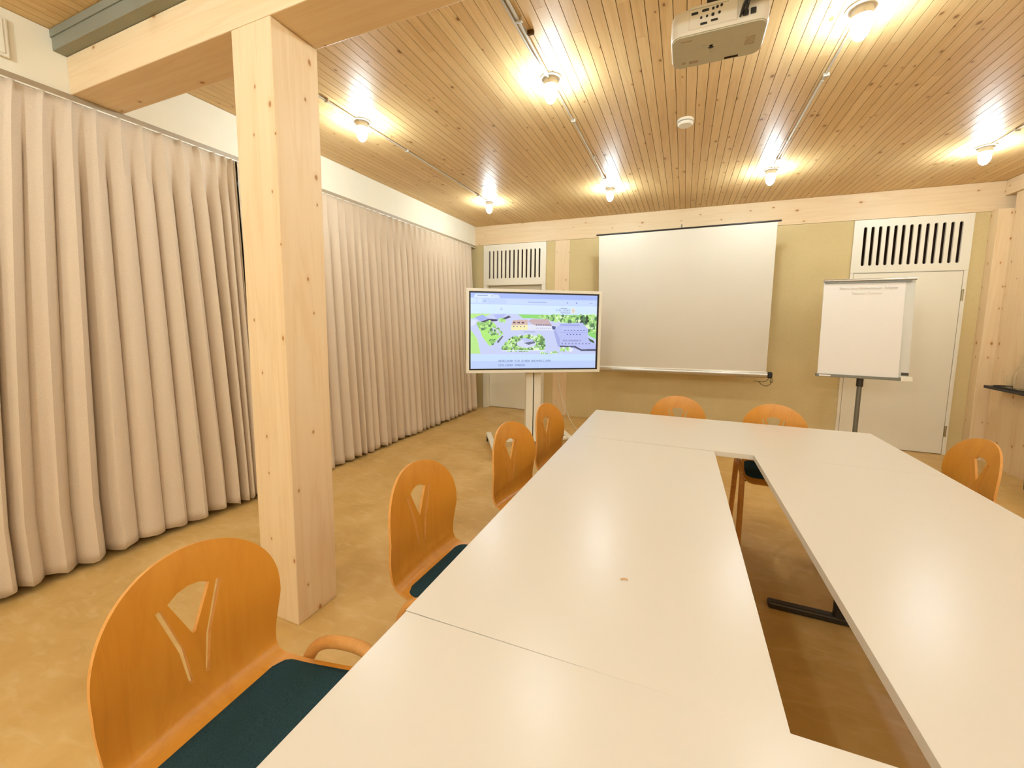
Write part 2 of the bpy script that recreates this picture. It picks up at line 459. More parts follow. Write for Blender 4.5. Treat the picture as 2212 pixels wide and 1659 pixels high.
def curtain(name, tops, bots, top_z, bot_z, xm_top, xm_bot, amp, seed, label):
    """tops / bots: y of each pleat at the rail and at the hem"""
    rg = random.Random(seed); n = len(tops); sub = 14; nz = 46
    amps = [amp*(0.75+0.5*rg.random()) for _ in range(n)]
    lean = [rg.uniform(-0.3, 0.3) for _ in range(n)]
    bm = bmesh.new(); rows = []
    for j in range(nz+1):
        t_ = j/nz; z = top_z+(bot_z-top_z)*t_
        e = min(1, t_*1.15)**0.8
        ys = [tops[i]+(bots[i]-tops[i])*e+0.012*lean[i]*math.sin(t_*5+i) for i in range(n)]
        xm = xm_top+(xm_bot-xm_top)*t_
        row = []
        for i in range(n-1):
            for s in range(sub):
                ph = s/sub; w = ys[i+1]-ys[i]
                A = amps[i]*(1-ph)+amps[i+1]*ph
                g = min(1, t_/0.16)                              # pinched at the top, full folds below
                pin = math.exp(-((min(ph, 1-ph))/0.10)**2)       # sharp pleat
                fold = 0.5*(1-math.cos(2*math.pi*ph))            # 0 at pleat, 1 in between
                xx = (1-g)*(0.030*pin)+g*((0.35+0.65*t_)*A*(1-2*fold**0.8)+0.008*math.sin(6*math.pi*ph+i)*t_)
                yy = ys[i]+w*ph+g*0.36*w*math.sin(2*math.pi*ph)*(0.35+0.45*t_)*(0.8+lean[i])
                zz = z+(0.008*math.sin(i*1.7) if j == nz else 0)
                row.append(bm.verts.new((xm+xx, yy, zz)))
        row.append(bm.verts.new((xm, ys[-1], z)))
        rows.append(row)
    for a, b in zip(rows, rows[1:]):
        for i in range(len(a)-1): bm.faces.new((a[i], a[i+1], b[i+1], b[i]))
    o = put(name, bm, M_curtain, None, smooth=True, solid=0.003)
    tag(o, label, 'curtain', 'curtains along the left wall')
    # header hooks stay inside the cloth
    return o
rg = random.Random(11)
tA = [0.973-0.1018*k for k in range(20, 0, -1)]+[0.973, 1.076, 1.178, 1.276, 1.38, 1.478, 1.579, 1.68, 1.784, 1.886, 1.955, 2.0, 2.03]
bA = [y-0.12+rg.uniform(-0.02, 0.02) for y in tA[:20]]+[0.82, 0.945, 1.07, 1.20, 1.345, 1.475, 1.60, 1.735, 1.84, 1.905, 1.95, 1.995, 2.025]
curtain('curtain', tA, bA, ZB-0.040, 0.038, XL+0.012, -3.045, 0.072, 3, 'beige pleated curtain at the left, nearer than the pine post')
tB = [2.036, 2.13, 2.26, 2.37, 2.48, 2.60, 2.71, 2.824, 2.943, 3.032, 3.136, 3.225, 3.317, 3.417, 3.509, 3.618, 3.719, 3.824, 3.935, 4.041, 4.149, 4.254, 4.361, 4.48, 4.585]
while tB[-1] < 5.5: tB.append(tB[-1]+0.107)
bB = [y+rg.uniform(-0.03, 0.03)-0.02 for y in tB]
bB[0] = 2.03; bB.sort()
curtain('curtain', tB, bB, ZB-0.040, 0.025, XL+0.012, -3.02, 0.066, 8, 'beige pleated curtain beyond the pine post, reaching the far wall')

# ================================================================== ceiling lamps, conduits, detector
def make_lamp():
    t = thing('ceiling_lamp', (0, 0, ZC), 0, 'x', 'lamp', 'bare bulb ceiling lamps')
    put('base_plate', lathe(bmesh.new(), [(0, -0.0005), (0.066, -0.0005), (0.066, -0.006), (0.060, -0.010), (0, -0.010)], 40), M_ceramic, t, smooth=True)
    put('socket', lathe(bmesh.new(), [(0, -0.010), (0.040, -0.010), (0.043, -0.030), (0.0455, -0.048), (0.0405, -0.048), (0.038, -0.044), (0, -0.044)], 36), M_ceramic, t, smooth=True)
    put('bulb', lathe(bmesh.new(), [(0, -0.045), (0.033, -0.045), (0.037, -0.054), (0.0385, -0.085), (0.036, -0.108), (0.027, -0.128), (0.014, -0.142), (0, -0.147)], 32), M_bulb, t, smooth=True)
    return t
LX = [-2.316, -0.828, 0.696, 2.22]; LY = [-2.3, -0.15, 2.47, 4.60]
lab = {(-2.316, 2.47): 'lit ceiling lamp just right of the big pine post, above the curtains',
       (-2.316, 4.60): 'lit ceiling lamp farthest left, above the television by the fascia',
       (-0.828, 2.47): 'lit ceiling lamp hanging between the big beam and the smoke detector, nearer of its row',
       (-0.828, 4.60): 'lit ceiling lamp above the left part of the projection screen',
       (0.696, 2.47): 'largest lit ceiling lamp, at the top edge right of the projector',
       (0.696, 4.60): 'lit ceiling lamp above the right end of the projection screen',
       (2.22, 4.60): 'lit ceiling lamp at the right edge above the slotted vent'}
proto = make_lamp(); first = True
for x in LX:
    for y in LY[::-1]:
        t = proto if first else copy_tree(proto); first = False
        t.location = (x, y + (0.03 if y > 4 and x > 2 else 0), ZC)
        if y < 2:                    # boosted bulb for the unseen lamps behind the camera
            r_ = LY.index(y)
            bu = [q for q in bpy.data.objects if q.parent == t and q.name.startswith('bulb')][0]
            if bu.data.users > 1: bu.data = bu.data.copy()
            bu.data.materials[0] = M_bulb_rear[r_]
        t['label'] = lab.get((x, y), 'lit bare bulb ceiling lamp outside the view, behind or beside the camera')

clabs = ['thin conduit on the ceiling nearest the curtains, joining two lamps', 'thin double conduit on the ceiling left of the projector, joining two lamps',
         'thin conduit on the ceiling right of the smoke detector, joining two lamps', 'thin conduit on the ceiling at the far right running to its lamp']
for i, x in enumerate(LX):
    t = thing('cable_conduit', (x, 0, ZC), 0, clabs[i], 'conduit', 'lamp conduits on the ceiling')
    bm = bmesh.new()
    y1 = LY[3]+(0.03 if i == 3 else 0)-0.068; ym = LY[2]
    tube(bm, [(0, 1.45, -0.010), (0, ym-0.068, -0.010)], 0.008, 10)
    tube(bm, [(0, ym+0.068, -0.009), (0, y1, -0.009)], 0.0065, 10)
    if i == 1: tube(bm, [(-0.022, 1.45, -0.010), (-0.022, ym-0.3, -0.010), (-0.012, ym-0.1, -0.014), (0.0, ym-0.045, -0.016)], 0.007, 10)
    if i == 2:
        tube(bm, [(0, 3.05, -0.011), (0, 3.95, -0.011)], 0.010, 10)
    put('pipe', bm, M_conduit, t, smooth=True)
    for y in ((1.75, 2.15, 3.0, 3.9, 4.3) if i != 1 else (1.95, 3.0, 3.7, 4.25)):
        bm = box(bmesh.new(), -0.013, 0.020, y-0.008, y+0.008, -0.021, -0.0005)
        put('clip', bm, M_conduit, t, bevel=0.003)
    if i == 1:
        put('dark_clip', Box(0.010, 0.045, 2.04, 2.06, -0.02, -0.0005), M_gap, t, bevel=0.004)

t = thing('smoke_detector', (-0.066, 3.30, ZC), 0, 'round white smoke detector on the ceiling below the projector in the photo', 'smoke detector')
put('mount_ring', lathe(bmesh.new(), [(0, -0.0005), (0.056, -0.0005), (0.056, -0.016), (0.052, -0.018), (0, -0.018)], 36), M_white, t, smooth=True)
put('vent_gap', lathe(bmesh.new(), [(0.048, -0.018), (0.048, -0.023)], 36), M_dark, t, smooth=True)
put('cover', lathe(bmesh.new(), [(0, -0.0225), (0.053, -0.0225), (0.053, -0.032), (0.046, -0.041), (0.02, -0.044), (0, -0.044)], 36), M_white, t, smooth=True)

# ================================================================== projector
PZ = 2.50
t = thing('projector', (0.063, 1.875, PZ), 0, 'white ceiling projector seen from below, its sockets facing the camera', 'projector')
def rrect(w, d, r, n=6, cx=0, cy=0):
    out = []
    for sx, sy, a0 in ((1, 1, 0), (-1, 1, 90), (-1, -1, 180), (1, -1, 270)):
        for i in range(n+1):
            a = R(a0+90*i/n); out.append((cx+sx*(w/2-r)+r*math.cos(a), cy+sy*(d/2-r)+r*math.sin(a)))
    return out
bm = bmesh.new(); prof = [(0.328, 0.206, 0.035, 0.004), (0.336, 0.214, 0.038, 0.012), (0.336, 0.214, 0.038, 0.080), (0.326, 0.204, 0.036, 0.094), (0.30, 0.18, 0.03, 0.100)]
rings = [[bm.verts.new((x_, y_, z_)) for x_, y_ in rrect(w, d, r)] for w, d, r, z_ in prof]
for a, b in zip(rings, rings[1:]):
    for i in range(len(a)): bm.faces.new((a[i], a[(i+1) % len(a)], b[(i+1) % len(a)], b[i]))
bm.faces.new(rings[0][::-1]); bm.faces.new(rings[-1])
body = put('body', bm, M_proj, t, smooth=True)
put('bottom_plate', prism(bmesh.new(), rrect(0.322, 0.200, 0.033), -0.0005, 0.004), M_proj_under, t, bevel=0.001)
YF = -0.107
# raised port panel on the rear face
pp = put('port_panel', prism(bmesh.new(), [(-0.105, YF-0.003), (0.062, YF-0.003), (0.062, YF+0.02), (-0.105, YF+0.02)], 0.016, 0.098), M_proj, t, bevel=0.004)
def port(kind, x, z, w=0.022, h=0.009):
    bm = bmesh.new(); y = YF-0.0035
    if kind == 'round':
        m = Matrix.Translation((x, y, z)) @ Matrix.Rotation(R(90), 4, 'X')
        bmesh.ops.create_cone(bm, cap_ends=True, segments=16, radius1=w/2, radius2=w/2, depth=0.004, matrix=m)
    else: box(bm, x-w/2, x+w/2, y-0.002, y+0.002, z-h/2, z+h/2)
    return put('socket', bm, M_dark, pp, bevel=0.0 if kind == 'round' else 0.002)
for x_, z_ in ((-0.085, 0.070), (-0.048, 0.073)): port('d', x_, z_, 0.024, 0.009)
for x_, z_ in ((-0.052, 0.028), (-0.016, 0.032)): port('d', x_, z_, 0.024, 0.008)
for x_, z_, w_ in ((-0.062, 0.050, 0.008), (-0.042, 0.051, 0.008), (-0.022, 0.052, 0.011), (0.0, 0.054, 0.009), (-0.022, 0.073, 0.009), (-0.008, 0.075, 0.009), (0.006, 0.077, 0.009)): port('round', x_, z_, w_)
for x_, z_ in ((0.088, 0.030), (0.112, 0.032)): 
    q = port('d', x_, z_, 0.018, 0.020)
put('panel_groove', Box(-0.100, 0.03, YF-0.004, YF-0.003, 0.084, 0.087), M_proj_under, t)
# underside details
put('foot_socket', lathe(bmesh.new(), [(0, -0.003), (0.006, -0.003), (0.006, 0.0), (0.012, 0.0)], 16, (-0.02, -0.01, -0.0006)), M_dark, t)
for (a, b, c, d_) in ((-0.13, -0.09, -0.075, -0.070), (0.035, 0.085, 0.080, 0.092), (-0.10, -0.065, 0.062, 0.078), (-0.128, -0.112, 0.06, 0.072)):
    put('vent', Box(a, b, c, d_, -0.0018, -0.0004), M_rail if a != 0.035 else M_slot, t, bevel=0.0005)
for k in range(6): put('grille_bar', Box(0.10, 0.135, -0.02+0.009*k, -0.017+0.009*k, -0.0014, -0.0004), M_rail, t)
bm = bmesh.new()
for k in range(3):
    a = R(90+120*k); tube(bm, [(-0.02+0.008*math.cos(a), -0.01+0.008*math.sin(a), -0.001), (-0.02+0.035*math.cos(a), -0.01+0.035*math.sin(a), -0.001)], 0.003, 8)
put('mount_ribs', bm, M_proj_under, t, smooth=True)
# ceiling bracket
bm = bmesh.new(); tube(bm, [(-0.02, -0.055, 0.105), (-0.02, -0.055, ZC-PZ-0.02)], 0.014, 16)
put('mount_pole', bm, M_steel, t, smooth=True)
bm = bmesh.new(); box(bm, -0.12, 0.10, -0.07, 0.05, 0.101, 0.108); box(bm, -0.045, 0.005, -0.108, -0.05, 0.085, 0.125)
put('bracket', bm, M_dark, t, bevel=0.003)
put('ceiling_plate', Box(-0.09, 0.05, -0.12, 0.02, ZC-PZ-0.012, ZC-PZ-0.0005), M_steel, t, bevel=0.002)
bm = bmesh.new()
for k, (dx, dz) in enumerate(((0, 0), (0.008, 0.006), (0.016, 0.001), (0.02, 0.012))):
    tube(bm, smooth_path([(0.070+dx*0.7, YF-0.004, 0.020+dz), (0.080+dx, YF-0.030, 0.050+dz), (0.11+dx, YF-0.022, 0.095+dz), (0.06+dx, YF+0.03, 0.16+dz), (0.0+dx*0.5, -0.055, 0.30)]), 0.0035, 8)
tube(bm, smooth_path([(0.085, YF-0.02, 0.08), (0.125, YF-0.03, 0.086), (0.15, YF-0.02, 0.078), (0.145, YF-0.02, 0.066), (0.11, YF-0.025, 0.062), (0.085, YF-0.02, 0.072), (0.10, YF-0.01, 0.12), (0.13, YF+0.02, 0.16)]), 0.004, 8)
tube(bm, smooth_path([(0.088, YF-0.006, 0.03), (0.092, YF-0.03, 0.045), (0.10, YF-0.025, 0.07), (0.13, YF-0.022, 0.072), (0.10, YF-0.015, 0.078)]), 0.005, 8)
put('cable_bundle', bm, M_dark, t, smooth=True)

# ================================================================== projection screen
YS = 5.25
t = thing('projection_screen', (-0.07, YS, 0.80), 0, 'large white projection screen hanging in front of the clay wall', 'projection screen')
bm = bmesh.new(); ox, oz = -0.07, 0.80
v = [bm.verts.new((x-ox, 0.0, z-oz)) for x, z in ((-1.018, 0.835), (0.894, 0.869), (0.894, 2.526), (-1.068, 2.509))]
bm.faces.new(v)
put('screen_cloth', bm, M_projscreen, t, solid=0.002)
def pt(x, z, y=0): return (x-ox, y, z-oz)
bm = bmesh.new(); tube(bm, [pt(-1.10, 2.516, -0.002), pt(0.93, 2.538, -0.002)], 0.010, 12)
put('top_bar', bm, M_dark, t, smooth=True)
bm = bmesh.new()
tube(bm, [pt(-0.085, 2.54), pt(-0.085, 2.575)], 0.006, 8); tube(bm, [pt(-0.085, 2.57), pt(-0.085, 2.57, D-YS-0.007)], 0.005, 8)
put('hanger', bm, M_dark, t, smooth=True)
bm = bmesh.new(); tube(bm, [pt(-1.06, 0.798, 0.015), pt(0.915, 0.832, 0.015)], 0.038, 20)
put('roller_case', bm, M_alu, t, smooth=True)
bm = bmesh.new(); 
v = [bm.verts.new(p) for p in (pt(-1.03, 0.824, -0.010), pt(0.90, 0.858, -0.010), pt(0.90, 0.870, -0.006), pt(-1.03, 0.836, -0.006))]; bm.faces.new(v)
put('weight_strip', bm, M_white, t, solid=0.004)
sw = put('switch', Box(*[q for q in (0.905-ox, 0.955-ox, -0.03, 0.02, 0.795-oz, 0.865-oz)]), M_dark, t, bevel=0.012)
sw.rotation_euler = (0, 0, 0)
bm = bmesh.new()
tube(bm, smooth_path([pt(0.94, 0.80, 0), pt(0.95, 0.74, 0.0), pt(0.91, 0.70, 0.02), pt(0.86, 0.715, 0.03), pt(0.83, 0.745, 0.03), pt(0.78, 0.75, 0.03)]), 0.003, 8)
tube(bm, smooth_path([pt(0.93, 0.80, 0), pt(0.90, 0.76, 0.0), pt(0.86, 0.745, 0.02), pt(0.82, 0.748, 0.03)]), 0.003, 8)
tube(bm, smooth_path([pt(0.95, 0.81, 0), pt(0.965, 0.76, 0.0), pt(0.95, 0.745, 0.0), pt(0.935, 0.77, 0.0)]), 0.0025, 8)
put('power_lead', bm, M_dark, t, smooth=True)

# ================================================================== television on a wheeled stand
TC = Vector((-1.465, 4.015, 0)); ta = math.atan2(0.79, 1.236)
t = thing('television', TC, ta, 'large lit flat television on a white wheeled stand near the far left corner', 'television')
# local: x to the right along the screen, -y towards the camera
TW, TH, TZ0 = 1.467, 0.88, 0.856
z0, z1 = TZ0, TZ0+TH; hw = TW/2
bm = bmesh.new(); box(bm, -hw, hw, 0.004, 0.075, z0, z1)
put('casing', bm, M_white, t, bevel=0.006)
bm = bmesh.new(); b = 0.030
for q in ((-hw, hw, z1-b, z1), (-hw, hw, z0, z0+b), (-hw, -hw+b, z0+b, z1-b), (hw-b, hw, z0+b, z1-b)): box(bm, q[0], q[1], -0.012, 0.004, q[2], q[3])
put('outer_frame', bm, M_white, t, bevel=0.002)
bm = bmesh.new(); b2 = b+0.016
for q in ((-hw+b, hw-b, z1-b2, z1-b), (-hw+b, hw-b, z0+b, z0+b2), (-hw+b, -hw+b2, z0+b2, z1-b2), (hw-b2-0.004, hw-b, z0+b2, z1-b2)): box(bm, q[0], q[1], -0.006, 0.004, q[2], q[3])
put('black_bezel', bm, M_dark, t)

# the web page shown on the screen, as a fine colour grid
FONT = {'A': '0E11111F111111', 'B': '1E11111E11111E', 'C': '0E11101010110E', 'D': '1E11111111111E', 'E': '1F10101E10101F', 'F': '1F10101E101010', 'G': '0E11101711110E',
        'H': '1111111F111111', 'I': '0E04040404040E', 'L': '1010101010101F', 'M': '111B1515111111', 'N': '11191915131311', 'R': '1E11111E141211', 'S': '0F10100E01011E',
        'T': '1F040404040404', 'U': '1111111111110E', 'Ü': '0A00111111110E', ' ': '00000000000000'}
NXC, NYC = 460, 258
img = np.zeros((NYC, NXC, 3))
def C(r, g, b): return np.array(srgb(r, g, b)[:3])
def rect(u0, v0, u1, v1, c): img[int(v0*NYC):max(int(v0*NYC)+1, int(v1*NYC)), int(u0*NXC):max(int(u0*NXC)+1, int(u1*NXC))] = c
vv, uu = np.mgrid[0:NYC, 0:NXC]; uu = (uu+0.5)/NXC; vv = (vv+0.5)/NYC
def poly(P, c, jit=0.0, seed=0):
    m = np.zeros((NYC, NXC), bool); n = len(P)
    for i in range(n):
        x1, y1 = P[i]; x2, y2 = P[(i+1) % n]
        if y1 == y2: continue
        cr = ((y1 > vv) != (y2 > vv)) & (uu < (x2-x1)*(vv-y1)/(y2-y1)+x1); m ^= cr
    if jit:
        r = np.random.RandomState(seed).rand(NYC, NXC, 1)*jit*2-jit
        img[m] = np.clip(c*(1+r), 0, 1)[m]
    else: img[m] = c
def blobs(P, n, cols, rad, seed):
    rs = np.random.RandomState(seed)
    xs = [p[0] for p in P]; ys = [p[1] for p in P]; k = 0
    while k < n:
        u, v_ = rs.uniform(min(xs), max(xs)), rs.uniform(min(ys), max(ys))
        if not inside((u, v_), P): continue
        r = rad*(0.5+rs.rand()); m = ((uu-u)**2*3.1+(vv-v_)**2) < r*r
        img[m] = cols[rs.randint(len(cols))]; k += 1
def text(s, u, v_, c, sc=1):
    x = int(u*NXC); y = int(v_*NYC)
    for ch in s:
        h = FONT.get(ch, FONT[' '])
        for r_ in range(7):
            row = int(h[r_*2:r_*2+2], 16)
            for q in range(5):
                if row & (1 << (4-q)): img[y+r_*sc:y+(r_+1)*sc, x+q*sc:x+(q+1)*sc] = c
        x += 6*sc
rect(0, 0, 1, 0.065, C(160, 182, 242)); poly([(0.02, 0.065), (0.035, 0.01), (0.17, 0.01), (0.19, 0.065)], C(206, 222, 250)); poly([(0.19, 0.065), (0.175, 0.02), (0.21, 0.02), (0.225, 0.065)], C(200, 216, 250))
rect(0.05, 0.03, 0.13, 0.04, C(150, 168, 215)); rect(0.16, 0.03, 0.168, 0.045, C(130, 150, 205))
rect(0, 0.065, 1, 0.15, C(186, 206, 250)); rect(0.0, 0.072, 0.045, 0.135, C(200, 220, 252)); rect(0.05, 0.072, 0.085, 0.135, C(200, 220, 252)); rect(0.10, 0.09, 0.115, 0.12, C(160, 180, 225))
rect(0.27, 0.078, 0.985, 0.14, C(194, 213, 252)); rect(0.44, 0.104, 0.585, 0.116, C(150, 172, 222)); rect(0.75, 0.10, 0.76, 0.12, C(130, 150, 215)); rect(0.825, 0.10, 0.835, 0.12, C(130, 150, 215)); rect(0.94, 0.105, 0.965, 0.115, C(150, 170, 220))
rect(0, 0.15, 1, 0.27, C(205, 228, 253)); 
for k in range(3): rect(0.225, 0.195+0.012*k, 0.243, 0.200+0.012*k, C(130, 150, 200))
text('SIBLINGER', 0.665, 0.196, C(140, 150, 196)); text('RANDEN', 0.704, 0.230, C(140, 150, 196)); rect(0.70, 0.182, 0.755, 0.187, C(140, 150, 190))
rect(0.79, 0.185, 0.82, 0.245, C(232, 224, 205)); rect(0.796, 0.195, 0.814, 0.236, C(214, 206, 196))
# aerial photograph
rect(0, 0.27, 1, 0.81, C(196, 206, 242))
G1, G2, G3, G4 = C(182, 230, 140), C(146, 200, 116), C(84, 128, 92), C(222, 242, 200)
poly([(0, 0.27), (0.16, 0.27), (0.10, 0.31), (0, 0.34)], G1, 0.1); poly([(0, 0.34), (0.05, 0.36), (0.03, 0.42), (0, 0.44)], C(214, 222, 244))
poly([(0.36, 0.27), (1, 0.27), (1, 0.60), (0.94, 0.55), (0.90, 0.40), (0.70, 0.37), (0.62, 0.33), (0.40, 0.32)], C(140, 214, 116), 0.12, 3)
blobs([(0.5, 0.29), (1, 0.27), (1, 0.52), (0.93, 0.48), (0.9, 0.38), (0.66, 0.35)], 260, [G1, G2, G3, G4], 0.02, 1)
blobs([(0.86, 0.29), (0.93, 0.29), (0.93, 0.38), (0.87, 0.38)], 30, [G3, C(40, 70, 50)], 0.018, 9)
poly([(0.03, 0.32), (0.09, 0.285), (0.135, 0.335), (0.075, 0.37)], C(158, 172, 236)); poly([(0.17, 0.28), (0.27, 0.27), (0.24, 0.33), (0.20, 0.345)], C(172, 184, 240)); poly([(0.075, 0.375), (0.14, 0.335), (0.21, 0.345), (0.20, 0.365), (0.10, 0.385)], C(56, 52, 96)); poly([(0.24, 0.33), (0.29, 0.29), (0.31, 0.31), (0.25, 0.35)], C(70, 70, 100))
blobs([(0.215, 0.34), (0.25, 0.33), (0.26, 0.37), (0.22, 0.38)], 18, [G1, G2], 0.016, 2)
poly([(0.055, 0.42), (0.17, 0.38), (0.25, 0.53), (0.20, 0.62), (0.145, 0.70), (0.09, 0.58)], C(172, 230, 122), 0.08, 5)
blobs([(0.06, 0.40), (0.16, 0.37), (0.15, 0.44), (0.07, 0.48)], 60, [G2, G1, G3], 0.02, 4); blobs([(0.13, 0.48), (0.2, 0.44), (0.24, 0.52), (0.2, 0.56), (0.14, 0.54)], 60, [G2, G3, C(200, 210, 220)], 0.016, 6); blobs([(0.15, 0.62), (0.19, 0.60), (0.18, 0.67), (0.16, 0.68)], 24, [G3, G2], 0.014, 7)
poly([(0.20, 0.64), (0.24, 0.56), (0.25, 0.57), (0.21, 0.66)], C(90, 100, 110))
poly([(0, 0.48), (0.05, 0.60), (0.075, 0.80), (0, 0.80)], G1, 0.08, 8)
poly([(0.31, 0.42), (0.325, 0.35), (0.44, 0.34), (0.44, 0.41)], C(206, 180, 176)); poly([(0.31, 0.42), (0.44, 0.41), (0.44, 0.48), (0.31, 0.485)], C(240, 232, 178)); poly([(0.44, 0.36), (0.47, 0.335), (0.60, 0.33), (0.635, 0.42), (0.50, 0.425)], C(196, 172, 178)); poly([(0.44, 0.41), (0.64, 0.42), (0.64, 0.48), (0.44, 0.48)], C(222, 224, 240))
for k in range(3): rect(0.325+0.034*k, 0.375, 0.345+0.034*k, 0.395, C(90, 60, 80))
for k in range(4): rect(0.325+0.028*k, 0.43, 0.335+0.028*k, 0.445, C(110, 110, 150))
for k in range(9): rect(0.505+0.014*k, 0.405, 0.514+0.014*k, 0.42, C(80, 80, 130)); 
for k in range(8): rect(0.505+0.016*k, 0.45, 0.514+0.016*k, 0.46, C(140, 145, 190))
poly([(0.63, 0.42), (0.665, 0.43), (0.66, 0.47), (0.64, 0.47)], C(70, 84, 140))
rect(0.41, 0.50, 0.50, 0.515, C(160, 168, 205))
poly([(0.66, 0.47), (0.70, 0.39), (0.88, 0.37), (0.93, 0.46), (0.93, 0.60), (1.0, 0.68), (1, 0.74), (0.85, 0.74), (0.70, 0.70)], C(180, 190, 240)); rect(0.70, 0.405, 0.86, 0.412, C(100, 112, 200)); rect(0.71, 0.46, 0.90, 0.466, C(196, 206, 246))
poly([(0.66, 0.47), (0.70, 0.60), (0.70, 0.70), (0.685, 0.70), (0.65, 0.50)], C(160, 170, 226))
for k in range(7):
    rect(0.735+0.026*k, 0.475, 0.75+0.026*k, 0.487, C(104, 112, 190))
    if k < 5: rect(0.755+0.026*k, 0.53, 0.767+0.026*k, 0.545, C(90, 98, 180))
rect(0.70, 0.51, 0.93, 0.515, C(140, 150, 214))
for k in range(18): rect(0.725+0.0085*k, 0.61, 0.729+0.0085*k, 0.635, C(120, 128, 180))
for k in range(9): rect(0.715+0.028*k, 0.655, 0.728+0.028*k, 0.672, C(136, 142, 190))
poly([(0.70, 0.69), (0.83, 0.695), (0.88, 0.74), (1, 0.735), (1, 0.765), (0.88, 0.765), (0.82, 0.715), (0.70, 0.71)], C(78, 82, 112)); poly([(0.93, 0.58), (0.98, 0.62), (0.99, 0.66), (0.95, 0.63)], C(60, 90, 70))
blobs([(0.70, 0.72), (0.80, 0.72), (0.80, 0.77), (0.70, 0.77)], 30, [G2, G1, C(225, 232, 240)], 0.014, 10)
ring = [(0.24+0.0, 0.72), (0.30, 0.60), (0.40, 0.55), (0.55, 0.555), (0.58, 0.64), (0.58, 0.74), (0.40, 0.76), (0.26, 0.76)]
blobs(ring, 420, [G2, G1, G3, G4, C(110, 150, 90)], 0.016, 12)
m = ((uu-0.43)/0.075)**2+((vv-0.665)/0.055)**2 < 1; img[m] = C(206, 214, 244)
poly([(0.38, 0.60), (0.42, 0.585), (0.49, 0.62), (0.44, 0.655)], C(186, 196, 240)); poly([(0.41, 0.655), (0.44, 0.645), (0.50, 0.63), (0.50, 0.655), (0.45, 0.68)], C(100, 106, 134))
rect(0.24, 0.752, 0.59, 0.765, C(222, 230, 246)); blobs([(0.54, 0.78), (0.66, 0.775), (0.72, 0.80), (0.54, 0.81)], 26, [G2, G4], 0.01, 14)
rect(0, 0.81, 1, 1, C(196, 220, 253)); 
for r_ in range(int(0.9*NYC), NYC): img[r_] = C(186, 206, 250)
text('GEMEINSAM FÜR EINEN NACHHALTIGEN', 0.215, 0.885, C(92, 106, 156)); text('SIBLINGER RANDEN', 0.215, 0.945, C(92, 106, 156))

sx0, sx1, sz0, sz1 = -hw+b2, hw-b2-0.004, z0+b2, z1-b2
me = bpy.data.meshes.new('screen')
gx = np.linspace(sx0, sx1, NXC+1); gz = np.linspace(sz1, sz0, NYC+1)
X, Z = np.meshgrid(gx, gz)
co = np.stack([X.ravel(), np.full(X.size, -0.003), Z.ravel()], 1)
ii, jj = np.meshgrid(np.arange(NXC), np.arange(NYC)); a = (jj*(NXC+1)+ii).ravel()
F = np.stack([a, a+NXC+1, a+NXC+2, a+1], 1)
me.vertices.add(len(co)); me.vertices.foreach_set('co', co.ravel())
me.loops.add(F.size); me.loops.foreach_set('vertex_index', F.ravel())
me.polygons.add(len(F)); me.polygons.foreach_set('loop_start', np.arange(len(F))*4); me.polygons.foreach_set('loop_total', np.full(len(F), 4))
me.update(); me.validate()
ca = me.color_attributes.new('page', 'FLOAT_COLOR', 'CORNER')
cc = np.ones((len(F), 4, 4)); cc[:, :, :3] = img.reshape(-1, 1, 3); ca.data.foreach_set('color', cc.ravel())
k = NT('lit_screen'); vc = k.n('ShaderNodeVertexColor'); vc.layer_name = 'page'
k.base((0.01, 0.01, 0.01, 1), 0.25); k.l(vc.outputs[0], k.p.inputs['Emission Color']); k.p.inputs['Emission Strength'].default_value = 1.05
SCREEN_MAT = k
me.materials.append(k.m)
o = bpy.data.objects.new('screen', me); COL.objects.link(o); o.parent = t
# stand
bm = box(bmesh.new(), -0.066, 0.012, 0.12, 0.20, 0.085, 1.25); box(bm, 0.022, 0.100, 0.12, 0.20, 0.085, 1.25)
put('column', bm, M_white, t, bevel=0.004)
put('column_slot', Box(0.010, 0.024, 0.135, 0.19, 0.085, 1.25), M_dark, t)
put('mount', Box(-0.25, 0.28, 0.076, 0.119, 1.12, 1.40), M_dark, t, bevel=0.004)
bm = box(bmesh.new(), -0.45, 0.45, 0.13, 0.19, 0.055, 0.084); box(bm, -0.10, 0.14, 0.06, 0.26, 0.070, 0.0845)
put('crossbar', bm, M_white, t, bevel=0.004)
for s in (-1, 1):
    bm = bmesh.new(); prism(bm, [(s*0.45-0.03, -0.30), (s*0.45+0.03, -0.30), (s*0.45+0.03, 0.43), (s*0.45-0.03, 0.43)], 0.065, 0.095)
    f_ = put('foot', bm, M_white, t, bevel=0.008)
    for yy_ in (-0.26, 0.39):
        bm = bmesh.new()
        for dx in (-0.018, 0.018):
            m = Matrix.Translation((s*0.45+dx, yy_, 0.0305)) @ Matrix.Rotation(R(90), 4, 'Y')
            bmesh.ops.create_cone(bm, cap_ends=True, segments=24, radius1=0.030, radius2=0.030, depth=0.018, matrix=m)
        box(bm, s*0.45-0.008, s*0.45+0.008, yy_-0.012, yy_+0.012, 0.03, 0.066)
        put('caster', bm, M_dark, f_)

